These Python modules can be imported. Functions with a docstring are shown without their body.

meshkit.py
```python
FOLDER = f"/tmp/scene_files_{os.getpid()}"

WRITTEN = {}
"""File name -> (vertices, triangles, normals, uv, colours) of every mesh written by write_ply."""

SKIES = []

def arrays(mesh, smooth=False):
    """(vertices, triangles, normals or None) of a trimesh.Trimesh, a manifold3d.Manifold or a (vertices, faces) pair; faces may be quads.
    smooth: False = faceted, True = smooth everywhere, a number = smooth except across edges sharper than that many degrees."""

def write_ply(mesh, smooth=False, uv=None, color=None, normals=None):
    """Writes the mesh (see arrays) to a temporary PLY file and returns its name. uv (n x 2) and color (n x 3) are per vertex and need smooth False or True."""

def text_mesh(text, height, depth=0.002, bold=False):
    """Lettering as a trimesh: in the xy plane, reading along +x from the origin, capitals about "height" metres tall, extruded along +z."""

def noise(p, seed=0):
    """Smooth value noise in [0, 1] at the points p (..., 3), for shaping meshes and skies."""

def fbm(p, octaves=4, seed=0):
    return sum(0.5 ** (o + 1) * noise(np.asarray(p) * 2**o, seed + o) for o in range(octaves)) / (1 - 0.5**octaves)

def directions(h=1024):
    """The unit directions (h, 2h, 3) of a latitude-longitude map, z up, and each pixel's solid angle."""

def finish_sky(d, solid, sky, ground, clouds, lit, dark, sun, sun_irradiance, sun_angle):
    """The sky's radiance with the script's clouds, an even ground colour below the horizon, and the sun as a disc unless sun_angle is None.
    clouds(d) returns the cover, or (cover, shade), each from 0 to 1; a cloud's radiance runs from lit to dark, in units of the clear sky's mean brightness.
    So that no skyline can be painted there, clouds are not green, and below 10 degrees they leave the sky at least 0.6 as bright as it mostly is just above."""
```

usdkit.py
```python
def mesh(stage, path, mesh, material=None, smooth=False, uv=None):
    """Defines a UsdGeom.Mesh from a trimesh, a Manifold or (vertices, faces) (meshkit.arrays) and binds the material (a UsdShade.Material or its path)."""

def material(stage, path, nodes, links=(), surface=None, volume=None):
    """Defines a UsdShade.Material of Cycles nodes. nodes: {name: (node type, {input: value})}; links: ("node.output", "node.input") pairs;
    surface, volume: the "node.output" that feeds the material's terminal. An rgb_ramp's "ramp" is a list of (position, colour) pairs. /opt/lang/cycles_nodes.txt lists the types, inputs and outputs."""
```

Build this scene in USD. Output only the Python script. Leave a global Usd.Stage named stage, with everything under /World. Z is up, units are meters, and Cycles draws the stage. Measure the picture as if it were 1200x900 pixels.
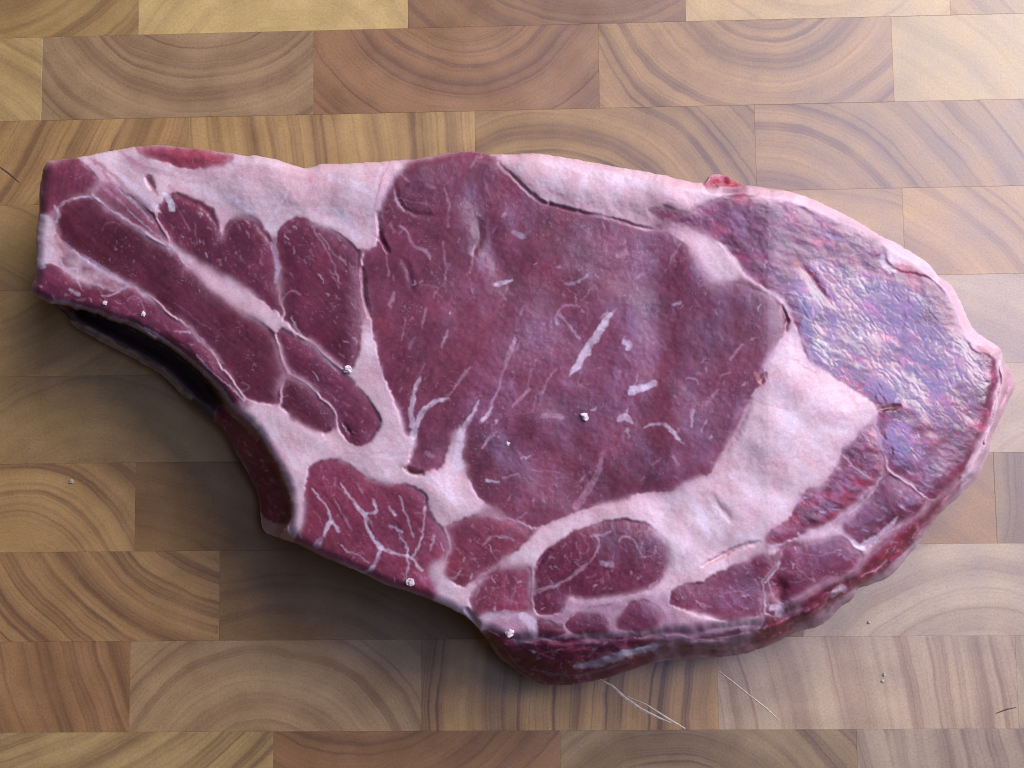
import math, random
import numpy as np, trimesh, shapely, usdkit
from scipy import ndimage
from pxr import Usd, UsdGeom, UsdLux, UsdShade, Gf, Sdf, Vt
from meshkit import noise, fbm

stage = Usd.Stage.CreateInMemory()
UsdGeom.SetStageUpAxis(stage, UsdGeom.Tokens.z)
UsdGeom.SetStageMetersPerUnit(stage, 1.0)
stage.SetDefaultPrim(UsdGeom.Xform.Define(stage, '/World').GetPrim())
rng = np.random.default_rng(7)

# ------------------------------------------------------------------ camera
HF = 50.0
RX, RY, RZ, CX, CY, CZ = 0.0764, 0.0329, -0.0116, 0.0103, -0.0290, 0.3215
FLEN = 1 / math.tan(math.radians(HF / 2))
def _rot(rx, ry, rz):
    c, s = math.cos, math.sin
    Rx = np.array([[1, 0, 0], [0, c(rx), -s(rx)], [0, s(rx), c(rx)]])
    Ry = np.array([[c(ry), 0, s(ry)], [0, 1, 0], [-s(ry), 0, c(ry)]])
    Rz = np.array([[c(rz), -s(rz), 0], [s(rz), c(rz), 0], [0, 0, 1]])
    return Rz @ Ry @ Rx
ROT, EYE = _rot(RX, RY, RZ), np.array([CX, CY, CZ])
cam = UsdGeom.Camera.Define(stage, '/World/camera')
cam.CreateHorizontalApertureAttr(36.0)
cam.CreateVerticalApertureAttr(27.0)
cam.CreateFocalLengthAttr(18.0 * FLEN)
cam.CreateClippingRangeAttr(Gf.Vec2f(0.01, 50.0))
cam.CreateExposureAttr(0.0)
_m = np.eye(4); _m[:3, :3] = ROT.T; _m[3, :3] = EYE
cam.AddTransformOp().Set(Gf.Matrix4d(*_m.ravel().tolist()))

# ------------------------------------------------------------------ light: one big cool window up and to the right, a dim room
def M(name, nodes, links, surface='p.BSDF'):
    return usdkit.material(stage, '/World/Looks/' + name, nodes, links, surface=surface)
UsdGeom.Scope.Define(stage, '/World/Looks')
def window(name, az, el, dist, w, h, strength, colour):
    az, el = math.radians(az), math.radians(el)
    d = np.array([math.cos(el) * math.cos(az), math.cos(el) * math.sin(az), math.sin(el)])
    x = np.cross([0, 0, 1.0], d); x /= np.linalg.norm(x); y = np.cross(d, x)
    m = np.eye(4); m[0, :3], m[1, :3], m[2, :3], m[3, :3] = x, y, d, d * dist
    l = UsdLux.RectLight.Define(stage, '/World/' + name)
    l.CreateWidthAttr(w); l.CreateHeightAttr(h); l.CreateIntensityAttr(strength); l.CreateColorAttr(Gf.Vec3f(*colour))
    l.AddTransformOp().Set(Gf.Matrix4d(*m.ravel().tolist()))
window('window_light', 40, 37, 1.2, 1.25, 0.60, 11.4, (0.96, 0.95, 1.08))
window('window_light_upper', 16, 64, 1.2, 0.70, 0.44, 5.0, (0.50, 0.68, 1.55))
M('room_light', {'b': ('background_shader', {'color': (1.0, 0.88, 0.76), 'strength': 0.055})}, [], surface='b.background')
dome = UsdLux.DomeLight.Define(stage, '/World/room_light')
UsdShade.MaterialBindingAPI.Apply(dome.GetPrim()).Bind(UsdShade.Material.Get(stage, '/World/Looks/room_light'))

# ------------------------------------------------------------------ helpers
def at(uv, z=0.0):
    """the point of the place at height z seen at a traced point (1200 x 900)"""
    uv = np.atleast_2d(np.asarray(uv, float))
    d = np.c_[(uv[:, 0] - 600) / 600, -(uv[:, 1] - 450) / 600, np.full(len(uv), -FLEN)] @ ROT.T
    return EYE + d * ((np.asarray(z) - EYE[2]) / d[:, 2])[:, None]

taken = {}
def numbered(path):
    n = taken.get(path, -1) + 1
    taken[path] = n
    return path if n == 0 else f'{path}_{n:03d}'

def data(prim, **k):
    for a, b in k.items():
        if b: prim.SetCustomDataByKey(a, b)
    return prim

def thing(name, label, category, group=None, loc=None):
    x = UsdGeom.Xform.Define(stage, numbered('/World/' + name))
    if loc is not None: x.AddTranslateOp().Set(Gf.Vec3d(*map(float, loc)))
    return data(x.GetPrim(), label=label, category=category, group=group)

def put(parent, name, v, f, mat, normals=None, label=None, **prim):
    path = numbered(str(parent.GetPath()) + '/' + name)
    m = UsdGeom.Mesh.Define(stage, path)
    m.CreatePointsAttr(Vt.Vec3fArray.FromNumpy(np.asarray(v, np.float32)))
    f = np.asarray(f, np.int32)
    m.CreateFaceVertexCountsAttr(Vt.IntArray.FromNumpy(np.full(len(f), f.shape[1], np.int32)))
    m.CreateFaceVertexIndicesAttr(Vt.IntArray.FromNumpy(f.ravel()))
    m.CreateSubdivisionSchemeAttr('none')
    if normals is not None:
        m.CreateNormalsAttr(Vt.Vec3fArray.FromNumpy(np.asarray(normals, np.float32))); m.SetNormalsInterpolation('vertex')
    api = UsdGeom.PrimvarsAPI(m)
    for k, a in prim.items():
        a = np.asarray(a, np.float32)
        if a.ndim == 1:
            api.CreatePrimvar(k, Sdf.ValueTypeNames.FloatArray, 'vertex').Set(Vt.FloatArray.FromNumpy(a))
        else:
            api.CreatePrimvar(k, Sdf.ValueTypeNames.Color3fArray, 'vertex').Set(Vt.Vec3fArray.FromNumpy(a))
    UsdShade.MaterialBindingAPI.Apply(m.GetPrim()).Bind(mat)
    return data(m.GetPrim(), label=label)

# ------------------------------------------------------------------ materials
def A(n): return ('attribute', {'attribute': n})
# end-grain wood: rings about each block's own pith, pores, faint wear
wood = M('end_grain_wood', {
    'ring': A('ring'), 'ta': A('tone_a'), 'tb': A('tone_b'), 'rp': A('ring_par'),
    'sep': ('separate_xyz', {}), 'rps': ('separate_xyz', {}), 'geo': ('geometry', {}),
    'flat': ('combine_xyz', {}), 'warp': ('noise_texture', {'scale': 28.0, 'detail': 2.0}), 'wmul': ('math', {'math_type': 'multiply_add', 'value2': 0.006, 'value3': -0.003}),
    'len': ('vector_math', {'math_type': 'length'}), 'rr': ('math', {'math_type': 'add'}),
    'rf': ('math', {'math_type': 'multiply'}), 'rs': ('math', {'math_type': 'add'}),
    'n1': ('noise_texture', {'dimensions': '1D', 'scale': 1.0, 'detail': 2.5, 'roughness': 0.6}),
    'rf3': ('math', {'math_type': 'multiply', 'value2': 3.7}),
    'n2': ('noise_texture', {'dimensions': '1D', 'scale': 1.0, 'detail': 1.0}),
    'line': ('rgb_ramp', {'ramp': [(0.0, (.95,) * 3), (0.28, (0.85,) * 3), (0.35, (0.50,) * 3), (0.42, (0.24,) * 3), (0.55, (0.10,) * 3), (0.68, (0.0,) * 3), (1.0, (0, 0, 0))]}),
    'line2': ('rgb_ramp', {'ramp': [(0.0, (1, 1, 1)), (0.36, (0.8,) * 3), (0.47, (0.1,) * 3), (1.0, (0, 0, 0))]}),
    'wob': ('noise_texture', {'scale': 160.0, 'detail': 2.0}), 'wob2': ('math', {'math_type': 'multiply_add', 'value2': 0.0010, 'value3': 0.0}), 
    'rf4': ('math', {'math_type': 'multiply', 'value2': 0.27}), 'n3': ('noise_texture', {'dimensions': '1D', 'scale': 1.0, 'detail': 1.0}),
    'band': ('map_range', {'from_min': 0.42, 'from_max': 0.62, 'to_min': 0.0, 'to_max': 0.5, 'clamp': True}), 'lsum0': ('math', {'math_type': 'add', 'use_clamp': True}),
    'patch': ('noise_texture', {'scale': 45.0, 'detail': 2.0}), 'patchr': ('map_range', {'from_min': 0.35, 'from_max': 0.65, 'to_min': 0.45, 'to_max': 1.1, 'clamp': True}), 'lp': ('math', {'math_type': 'multiply'}),
    'l2m': ('math', {'math_type': 'multiply', 'value2': 0.30}),
    'lsum': ('math', {'math_type': 'add', 'use_clamp': True}), 'lc': ('math', {'math_type': 'multiply', 'use_clamp': True}),
    'mixc': ('mix_color', {}),
    'pore': ('noise_texture', {'scale': 1500.0, 'detail': 2.0, 'roughness': 0.7}),
    'porer': ('map_range', {'from_min': 0.30, 'from_max': 0.66, 'to_min': 0.86, 'to_max': 1.06, 'clamp': True}),
    'blot': ('noise_texture', {'scale': 70.0, 'detail': 3.0, 'roughness': 0.6}),
    'blotr': ('map_range', {'from_min': 0.3, 'from_max': 0.7, 'to_min': 0.86, 'to_max': 1.10, 'clamp': True}),
    'speck': ('voronoi_texture', {'scale': 900.0}), 'speckr': ('map_range', {'from_min': 0.10, 'from_max': 0.26, 'to_min': 0.84, 'to_max': 1.0, 'clamp': True}),
    'm1': ('math', {'math_type': 'multiply'}), 'm2': ('math', {'math_type': 'multiply'}),
    'fin': ('vector_math', {'math_type': 'scale'}),
    'rough': ('map_range', {'from_min': 0.3, 'from_max': 0.7, 'to_min': 0.38, 'to_max': 0.48}),
    'bump': ('bump', {'strength': 0.35, 'distance': 0.00012}),
    'p': ('principled_bsdf', {'specular_ior_level': 0.85}),
}, [('ring.vector', 'sep.vector'), ('rp.vector', 'rps.vector'), ('sep.x', 'flat.x'), ('sep.y', 'flat.y'), ('flat.vector', 'len.vector1'),
    ('ring.vector', 'warp.vector'), ('warp.fac', 'wmul.value1'), ('len.value', 'rr.value1'), ('wmul.value', 'rr.value2'),
    ('ring.vector', 'wob.vector'), ('wob.fac', 'wob2.value1'), ('rr.value', 'wob2.value3'), ('wob2.value', 'rf.value1'), ('rps.x', 'rf.value2'), ('rf.value', 'rs.value1'), ('rps.z', 'rs.value2'), ('rs.value', 'n1.w'),
    ('rs.value', 'rf3.value1'), ('rf3.value', 'n2.w'), ('n1.fac', 'line.fac'), ('n2.fac', 'line2.fac'), ('line2.color', 'l2m.value1'),
    ('line.color', 'lsum.value1'), ('l2m.value', 'lsum.value2'), ('rs.value', 'rf4.value1'), ('rf4.value', 'n3.w'), ('n3.fac', 'band.value'), ('ring.vector', 'patch.vector'), ('patch.fac', 'patchr.value'), ('lsum.value', 'lp.value1'), ('patchr.result', 'lp.value2'), ('lp.value', 'lsum0.value1'), ('band.result', 'lsum0.value2'), ('lsum0.value', 'lc.value1'), ('rps.y', 'lc.value2'),
    ('lc.value', 'mixc.fac'), ('ta.color', 'mixc.a'), ('tb.color', 'mixc.b'),
    ('geo.position', 'pore.vector'), ('geo.position', 'blot.vector'), ('geo.position', 'speck.vector'),
    ('pore.fac', 'porer.value'), ('blot.fac', 'blotr.value'), ('speck.distance', 'speckr.value'),
    ('porer.result', 'm1.value1'), ('blotr.result', 'm1.value2'), ('m1.value', 'm2.value1'), ('speckr.result', 'm2.value2'),
    ('mixc.result', 'fin.vector1'), ('m2.value', 'fin.scale'), ('fin.vector', 'p.base_color'),
    ('blot.fac', 'rough.value'), ('rough.result', 'p.roughness'), ('m2.value', 'bump.height'), ('bump.normal', 'p.normal')])

meat = M('raw_meat', {
    'glint': A('glint'), 'crg': ('map_range', {'from_min': 0.0, 'from_max': 0.5, 'to_min': 0.24, 'to_max': 0.10, 'clamp': True}), 'gn': ('noise_texture', {'scale': 2600.0, 'detail': 1.0}), 'bump2': ('bump', {'distance': 0.00030}),
    'col': A('col'), 'wet': A('wet'), 'rgh': A('rgh'), 'geo': ('geometry', {}),
    'n': ('noise_texture', {'scale': 1900.0, 'detail': 3.0, 'roughness': 0.65}),
    'nr': ('map_range', {'from_min': 0.3, 'from_max': 0.7, 'to_min': 0.88, 'to_max': 1.12}),
    'fin': ('vector_math', {'math_type': 'scale'}),
    'bn': ('noise_texture', {'scale': 1100.0, 'detail': 2.0, 'roughness': 0.6}),
    'bump': ('bump', {'strength': 0.25, 'distance': 0.00010}),
    'p': ('principled_bsdf', {'specular_ior_level': 0.32, 'subsurface_weight': 0.35, 'subsurface_scale': 0.0012, 'subsurface_radius': (1.0, 0.45, 0.40), 'subsurface_method': 'burley', 'coat_ior': 1.52}),
}, [('geo.position', 'n.vector'), ('n.fac', 'nr.value'), ('col.color', 'fin.vector1'), ('nr.result', 'fin.scale'), ('fin.vector', 'p.base_color'),
    ('geo.position', 'bn.vector'), ('bn.fac', 'bump.height'), ('bump.normal', 'p.normal'), ('geo.position', 'gn.vector'), ('gn.fac', 'bump2.height'), ('glint.fac', 'bump2.strength'), ('glint.fac', 'crg.value'), ('crg.result', 'p.coat_roughness'), ('bump.normal', 'bump2.normal'), ('bump2.normal', 'p.coat_normal'),
    ('wet.fac', 'p.coat_weight'), ('rgh.fac', 'p.roughness')])

chipm = M('bone_white', {'geo': ('geometry', {}), 'n': ('noise_texture', {'scale': 1500.0}),
                         'r': ('rgb_ramp', {'ramp': [(0.3, (0.55, 0.40, 0.38)), (0.6, (0.66, 0.54, 0.53))]}), 'p': ('principled_bsdf', {'roughness': 0.6})},
          [('geo.position', 'n.vector'), ('n.fac', 'r.fac'), ('r.color', 'p.base_color')])
def plain(name, col, rough=0.5):
    return M(name, {'geo': ('geometry', {}), 'n': ('noise_texture', {'scale': 900.0, 'detail': 2.0}), 'nr': ('map_range', {'from_min': 0.3, 'from_max': 0.7, 'to_min': 0.7, 'to_max': 1.2}),
                    'c': ('color', {'value': col}), 'f': ('vector_math', {'math_type': 'scale'}), 'p': ('principled_bsdf', {'roughness': rough})},
             [('geo.position', 'n.vector'), ('n.fac', 'nr.value'), ('c.color', 'f.vector1'), ('nr.result', 'f.scale'), ('f.vector', 'p.base_color')])
scratch_pale, scratch_dark = plain('pale_scratch', (0.50, 0.39, 0.25)), plain('dark_scratch', (0.06, 0.035, 0.025))

# ------------------------------------------------------------------ the board
board = thing('cutting_board', 'end grain wooden cutting board of pale and dark brown blocks under the raw steak', 'cutting board')
ROW = 0.026
TH = 0.035
BEIGE, TAN, BROWN, GREY, RED = (0.48, 0.330, 0.132), (0.385, 0.228, 0.086), (0.27, 0.145, 0.054), (0.33, 0.212, 0.102), (0.285, 0.148, 0.062)
PALE_SHEEN = (0.41, 0.305, 0.195)  # paler grey-tan wood with part of the window sheen painted in
D1, D2, D3 = (0.125, 0.058, 0.030), (0.19, 0.098, 0.050), (0.085, 0.040, 0.026)
# row -> (joints in the traced picture, at that row), then per block: (pith x, pith y, light tone, ring tone, rings per metre, contrast)
rows = {
 -1: ([-190, 20, 330, 640, 960, 1290], [(100, -300, TAN, D2, 260, .6)] * 5),
 0: ([-165, 163, 478, 803, 1113, 1450], [(-20, -130, TAN, D1, 300, .75), (330, 110, BEIGE, D2, 200, .35), (690, -150, BROWN, D1, 320, .8), (960, -110, BEIGE, D2, 240, .4), (900, 250, TAN, D1, 300, .7)]),
 1: ([-280, 49, 367, 702, 1047, 1390], [(-150, 330, BEIGE, D2, 260, .6), (240, -70, GREY, D1, 330, .75), (545, -40, RED, D1, 330, .95), (900, -45, TAN, D1, 260, .85), (950, 270, BEIGE, D2, 240, .35)]),
 2: ([-130, 222, 557, 886, 1225, 1560], [(-330, -20, TAN, D1, 330, .85), (-170, 230, TAN, D1, 340, .9), (640, 335, TAN, D1, 300, .9), (880, 350, TAN, D1, 260, .8), (1300, 500, TAN, D2, 250, .6)]),
 3: ([-290, 50, 390, 725, 1060, 1400], [(-100, 500, TAN, D1, 220, .5), (200, 100, TAN, D1, 250, .6), (500, 500, TAN, D1, 250, .6), (950, 520, TAN, D1, 250, .6), (900, 560, TAN, D1, 260, .65)]),
 4: ([-120, 215, 550, 885, 1222, 1560], [(-100, 80, TAN, D2, 260, .5), (300, 100, TAN, D1, 250, .6), (700, 500, TAN, D1, 250, .6), (1050, 640, PALE_SHEEN, D2, 240, .4), (1500, 700, PALE_SHEEN, D2, 250, .5)]),
 5: ([-280, -60, 283, 625, 965, 1305], [(-100, 500, TAN, D2, 250, .5), (110, 640, TAN, D2, 210, .55), (500, 300, TAN, D1, 250, .6), (800, 600, TAN, D1, 250, .6), (1300, 700, PALE_SHEEN, D2, 250, .4)]),
 6: ([-190, 158, 500, 835, 1167, 1500], [(15, 705, TAN, D1, 190, .85), (120, 900, BROWN, D1, 250, .55), (600, 400, BROWN, D1, 250, .6), (900, 900, TAN, D2, 240, .4), (800, 560, GREY, D1, 300, .6)]),
 7: ([-90, 257, 600, 940, 1290], [(330, 440, TAN, D1, 300, .95), (330, 980, BROWN, D1, 260, .5), (800, 900, BROWN, D1, 250, .6), (1150, 870, PALE_SHEEN, D2, 190, .6)]),
 8: ([-190, 152, 494, 841, 1192, 1540], [(620, 620, RED, D1, 330, .9), (310, 935, GREY, D1, 280, .65), (1150, 850, TAN, D3, 260, .95), (480, 900, PALE_SHEEN, D2, 330, .75), (1500, 700, PALE_SHEEN, D2, 250, .5)]),
 9: ([-20, 320, 657, 1005, 1350], [(-60, 480, BEIGE, D1, 260, .8), (420, 690, RED, D1, 300, .8), (795, 1040, GREY, D1, 300, .95), (560, 980, PALE_SHEEN, D1, 280, .7)]),
 10: ([-170, 170, 500, 840, 1190, 1400], [(100, 1300, TAN, D2, 260, .6)] * 5),
}
block_at = {}
for r, (joints, styles) in rows.items():
    vmid = {-1: -30}.get(r, 0) or (r - 0.5) * 101 + 46
    y1, y0 = (4 - (r - 1)) * ROW, (4 - r) * ROW
    # joints at constant x of the board
    xs = [float(np.clip(at((j, vmid))[0, 0], -0.172, 0.182)) for j in joints]
    for k in range(len(joints) - 1):
        if xs[k + 1] - xs[k] < 0.004: continue
        px, py, ta, tb, fr, ct = styles[k]
        pith = at((px, py))[0]
        g, ch, top = 0.000012, 0.00004, rng.uniform(-0.00004, 0.00003)
        x0, x1, ya, yb = xs[k] + g, xs[k + 1] - g, y0 + g, y1 - g
        v, f = [], []
        for (i, z) in ((0, -TH), (0, top - ch), (ch, top)):
            v += [(x0 + i, ya + i, z), (x1 - i, ya + i, z), (x1 - i, yb - i, z), (x0 + i, yb - i, z)]
        for l in (0, 4):
            for q in range(4):
                a, b = l + q, l + (q + 1) % 4
                f.append((a, b, b + 4, a + 4))
        f += [(8, 9, 10, 11), (3, 2, 1, 0)]
        v = np.array(v); n = len(v)
        jit = rng.uniform(0.86, 1.14) * (1 + rng.uniform(-.03, .03, 3) + np.array((.05, .0, -.13)))
        ring = np.c_[v[:, 0] - pith[0], v[:, 1] - pith[1], v[:, 2] * 0.3 + rng.uniform(0, 3)]
        fr, ct = fr * 1.2, ct * 0.86
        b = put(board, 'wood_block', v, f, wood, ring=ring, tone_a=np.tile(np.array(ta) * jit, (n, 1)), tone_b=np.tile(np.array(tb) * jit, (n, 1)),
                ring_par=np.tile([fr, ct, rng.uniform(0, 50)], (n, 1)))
        block_at[(r, k)] = b

def strip(parent, name, pts, ws, mat, z=0.00012):
    """a shallow scratch: a thin closed sliver lying on the wood"""
    p = at(pts)[:, :2]
    t = np.gradient(p, axis=0); t /= np.linalg.norm(t, axis=1, keepdims=True)
    nrm = np.c_[-t[:, 1], t[:, 0]]
    w = np.asarray(ws)[:, None] * 0.000255 / 2
    n = len(p)
    v = np.vstack([np.c_[p + nrm * w, np.zeros(n)], np.c_[p, np.full(n, z)], np.c_[p - nrm * w, np.zeros(n)]])
    f = []
    for i in range(n - 1):
        f += [(i, n + i, n + i + 1, i + 1), (n + i, 2 * n + i, 2 * n + i + 1, n + i + 1), (i, i + 1, 2 * n + i + 1, 2 * n + i)]
    return put(parent, name, v, f, mat)
strip(block_at[(8, 2)], 'knife_mark', [(703, 796), (718, 804), (733, 818), (752, 831), (772, 841), (788, 848)], [1, 3, 3.6, 3, 2.4, 1], scratch_pale)
strip(block_at[(8, 2)], 'knife_mark', [(735, 816), (758, 826), (786, 844), (803, 854)], [1, 2, 3, 2], scratch_pale)
strip(block_at[(8, 3)], 'knife_mark', [(843, 787), (860, 800), (880, 816), (898, 830), (913, 844)], [1.4, 2, 1.6, 2, 1], scratch_pale)
strip(block_at[(8, 3)], 'knife_mark', [(1167, 836), (1180, 831), (1191, 829)], [1, 2, 1], scratch_dark)
strip(block_at[(2, 0)], 'crack', [(-4, 193), (10, 203), (23, 214)], [1, 2, 1], scratch_dark)

# ------------------------------------------------------------------ the steak, traced in the picture and lifted to its real height
U0, V0, U1, V1, ST = 22, 162, 1200, 816, 1.0
uu, vv = np.meshgrid(np.arange(U0, U1, ST), np.arange(V0, V1, ST))
H, W = uu.shape
P3 = np.stack([uu, vv, np.zeros_like(uu)], -1)
# organic wobble of every traced edge
wu = uu + 6.0 * (fbm(P3 / 13.0, 4, 11) - .5) + 2.2 * (noise(P3 / 3.1, 15) - .5)
wv = vv + 6.0 * (fbm(P3 / 13.0, 4, 23) - .5) + 2.2 * (noise(P3 / 3.1, 29) - .5)

def chaikin(p, n=2, closed=True):
    p = np.asarray(p, float)
    for _ in range(n):
        q = np.roll(p, -1, 0) if closed else p[1:]
        a = p if closed else p[:-1]
        c = np.empty((2 * len(a), 2)); c[0::2] = .75 * a + .25 * q; c[1::2] = .25 * a + .75 * q
        p = c if closed else np.vstack([p[:1], c, p[-1:]])
    return p

def inside(poly, warp=1.0, n=2):
    p = chaikin(poly, n)
    lo, hi = p.min(0) - 5, p.max(0) + 5
    i0, i1 = int(max(0, (lo[1] - V0) / ST)), int(min(H, (hi[1] - V0) / ST + 1))
    j0, j1 = int(max(0, (lo[0] - U0) / ST)), int(min(W, (hi[0] - U0) / ST + 1))
    out = np.zeros((H, W), bool)
    pg = shapely.Polygon(p).buffer(0); shapely.prepare(pg)
    x, y = uu + (wu - uu) * warp, vv + (wv - vv) * warp
    out[i0:i1, j0:j1] = shapely.contains_xy(pg, x[i0:i1, j0:j1], y[i0:i1, j0:j1])
    return out

def stroke(pts, ws, warp=0.8, smooth=2, soft=2.0):
    """soft-edged stroke along a polyline with varying full width, 0..1"""
    pts = np.asarray(pts, float)
    ws = np.broadcast_to(np.asarray(ws, float), len(pts)) if np.ndim(ws) else np.full(len(pts), float(ws))
    q = chaikin(np.c_[pts], smooth, False)
    t = np.linspace(0, 1, len(pts)); tq = np.linspace(0, 1, len(q))
    wq = np.interp(tq, t, ws)
    pad = wq.max() + 4
    j0, j1 = int(max(0, q[:, 0].min() - pad - U0)), int(min(W, q[:, 0].max() + pad - U0 + 1))
    i0, i1 = int(max(0, q[:, 1].min() - pad - V0)), int(min(H, q[:, 1].max() + pad - V0 + 1))
    if i1 <= i0 or j1 <= j0: return (slice(0, 0), slice(0, 0)), np.zeros((0, 0))
    x = (uu + (wu - uu) * warp)[i0:i1, j0:j1]; y = (vv + (wv - vv) * warp)[i0:i1, j0:j1]
    best = np.full(x.shape, -9.0)
    for a, b, wa, wb in zip(q[:-1], q[1:], wq[:-1], wq[1:]):
        d = b - a; L = d @ d + 1e-9
        s = np.clip(((x - a[0]) * d[0] + (y - a[1]) * d[1]) / L, 0, 1)
        dist = np.hypot(x - a[0] - s * d[0], y - a[1] - s * d[1])
        best = np.maximum(best, (wa + (wb - wa) * s) / 2 - dist)
    return (slice(i0, i1), slice(j0, j1)), np.clip(best / soft + 0.5, 0, 1)

SIL = [(50,196),(53,190),(59,187),(75,186),(92,185),(125,177),(145,174),(160,171),(190,169),(225,173),(265,178),(287,182),(310,183),(325,186),(340,192),(357,197),(367,195),(375,191),(400,192),(425,190),(450,189),(480,186),(500,184),(520,180),(537,177),(562,177),(577,181),(595,180),(630,179),(675,186),(725,195),(762,201),(800,210),(812,213),(826,214),(830,206),(840,202),(852,206),(864,212),(868,216),(892,219),(920,222),(950,231),(980,246),(1005,258),(1030,275),(1050,284),(1067,294),(1080,302),(1092,311),(1100,324),(1112,330),(1119,340),(1126,352),(1132,365),(1136,376),(1141,385),(1152,395),(1166,402),(1175,411),(1177,426),(1187,437),(1191,450),(1187,462),(1181,472),(1177,484),(1171,494),(1167,504),(1162,514),(1160,530),(1151,552),(1137,571),(1120,586),(1100,603),(1090,620),(1077,638),(1067,650),(1057,662),(1048,672),(1037,680),(1020,686),(1005,689),(1001,702),(985,711),(975,724),(960,735),(935,740),(925,745),(910,754),(890,761),(875,767),(850,770),(800,774),(762,777),(730,789),(705,797),(675,803),(637,804),(622,797),(600,784),(582,768),(572,753),(560,736),(545,722),(520,709),(487,697),(465,689),(450,686),(430,675),(400,662),(370,650),(350,638),(322,630),(307,622),(306,608),(305,595),(302,578),(292,557),(282,541),(265,507),(240,486),(220,470),(200,449),(185,436),(150,417),(112,397),(82,381),(77,368),(65,360),(40,347),(35,338),(41,322),(42,300),(42,275),(45,255),(46,225),(49,205)]
# the cut face that lies up; what is outside it is the side of the steak
FACE = [(40,180),(92,160),(190,140),(400,150),(600,150),(830,190),(832,221),(870,222),(960,220),(1080,280),(1150,370),(1180,400),(1168,425),(1170,450),(1163,485),(1155,515),(1138,548),(1112,578),(1088,604),(1064,632),(1040,655),(1005,678),(968,697),(930,714),(905,728),(880,733),(830,740),(770,745),(700,749),(650,751),(612,750),(590,746),(572,738),(545,740),(487,720),(400,690),(350,660),(337,612),(343,595),(334,572),(322,545),(308,517),(298,502),(280,489),(265,471),(250,451),(230,431),(212,416),(190,401),(160,386),(130,373),(100,364),(75,357),(60,356),(20,370),(20,250)]
sil_line = chaikin(SIL, 2)
S = inside(SIL, 0.35)
_w = (wu, wv)
wu, wv = wu + 9 * (fbm(P3 / 22.0, 2, 211) - .5), wv + 9 * (fbm(P3 / 22.0, 2, 213) - .5)
Fc = inside(FACE, 0.8) & S
wu, wv = _w
dS = ndimage.distance_transform_edt(S)
dF = ndimage.distance_transform_edt(Fc)             # inside the face
dO = ndimage.distance_transform_edt(~Fc)            # outside the face
# distance to the edge of the face that counts for rounding
NZ = lambda s, o=3, seed=0: fbm(P3 / s, o, seed) - .5
def sstep(x, a, b):
    t = np.clip((x - a) / (b - a), 0, 1); return t * t * (3 - 2 * t)

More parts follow.
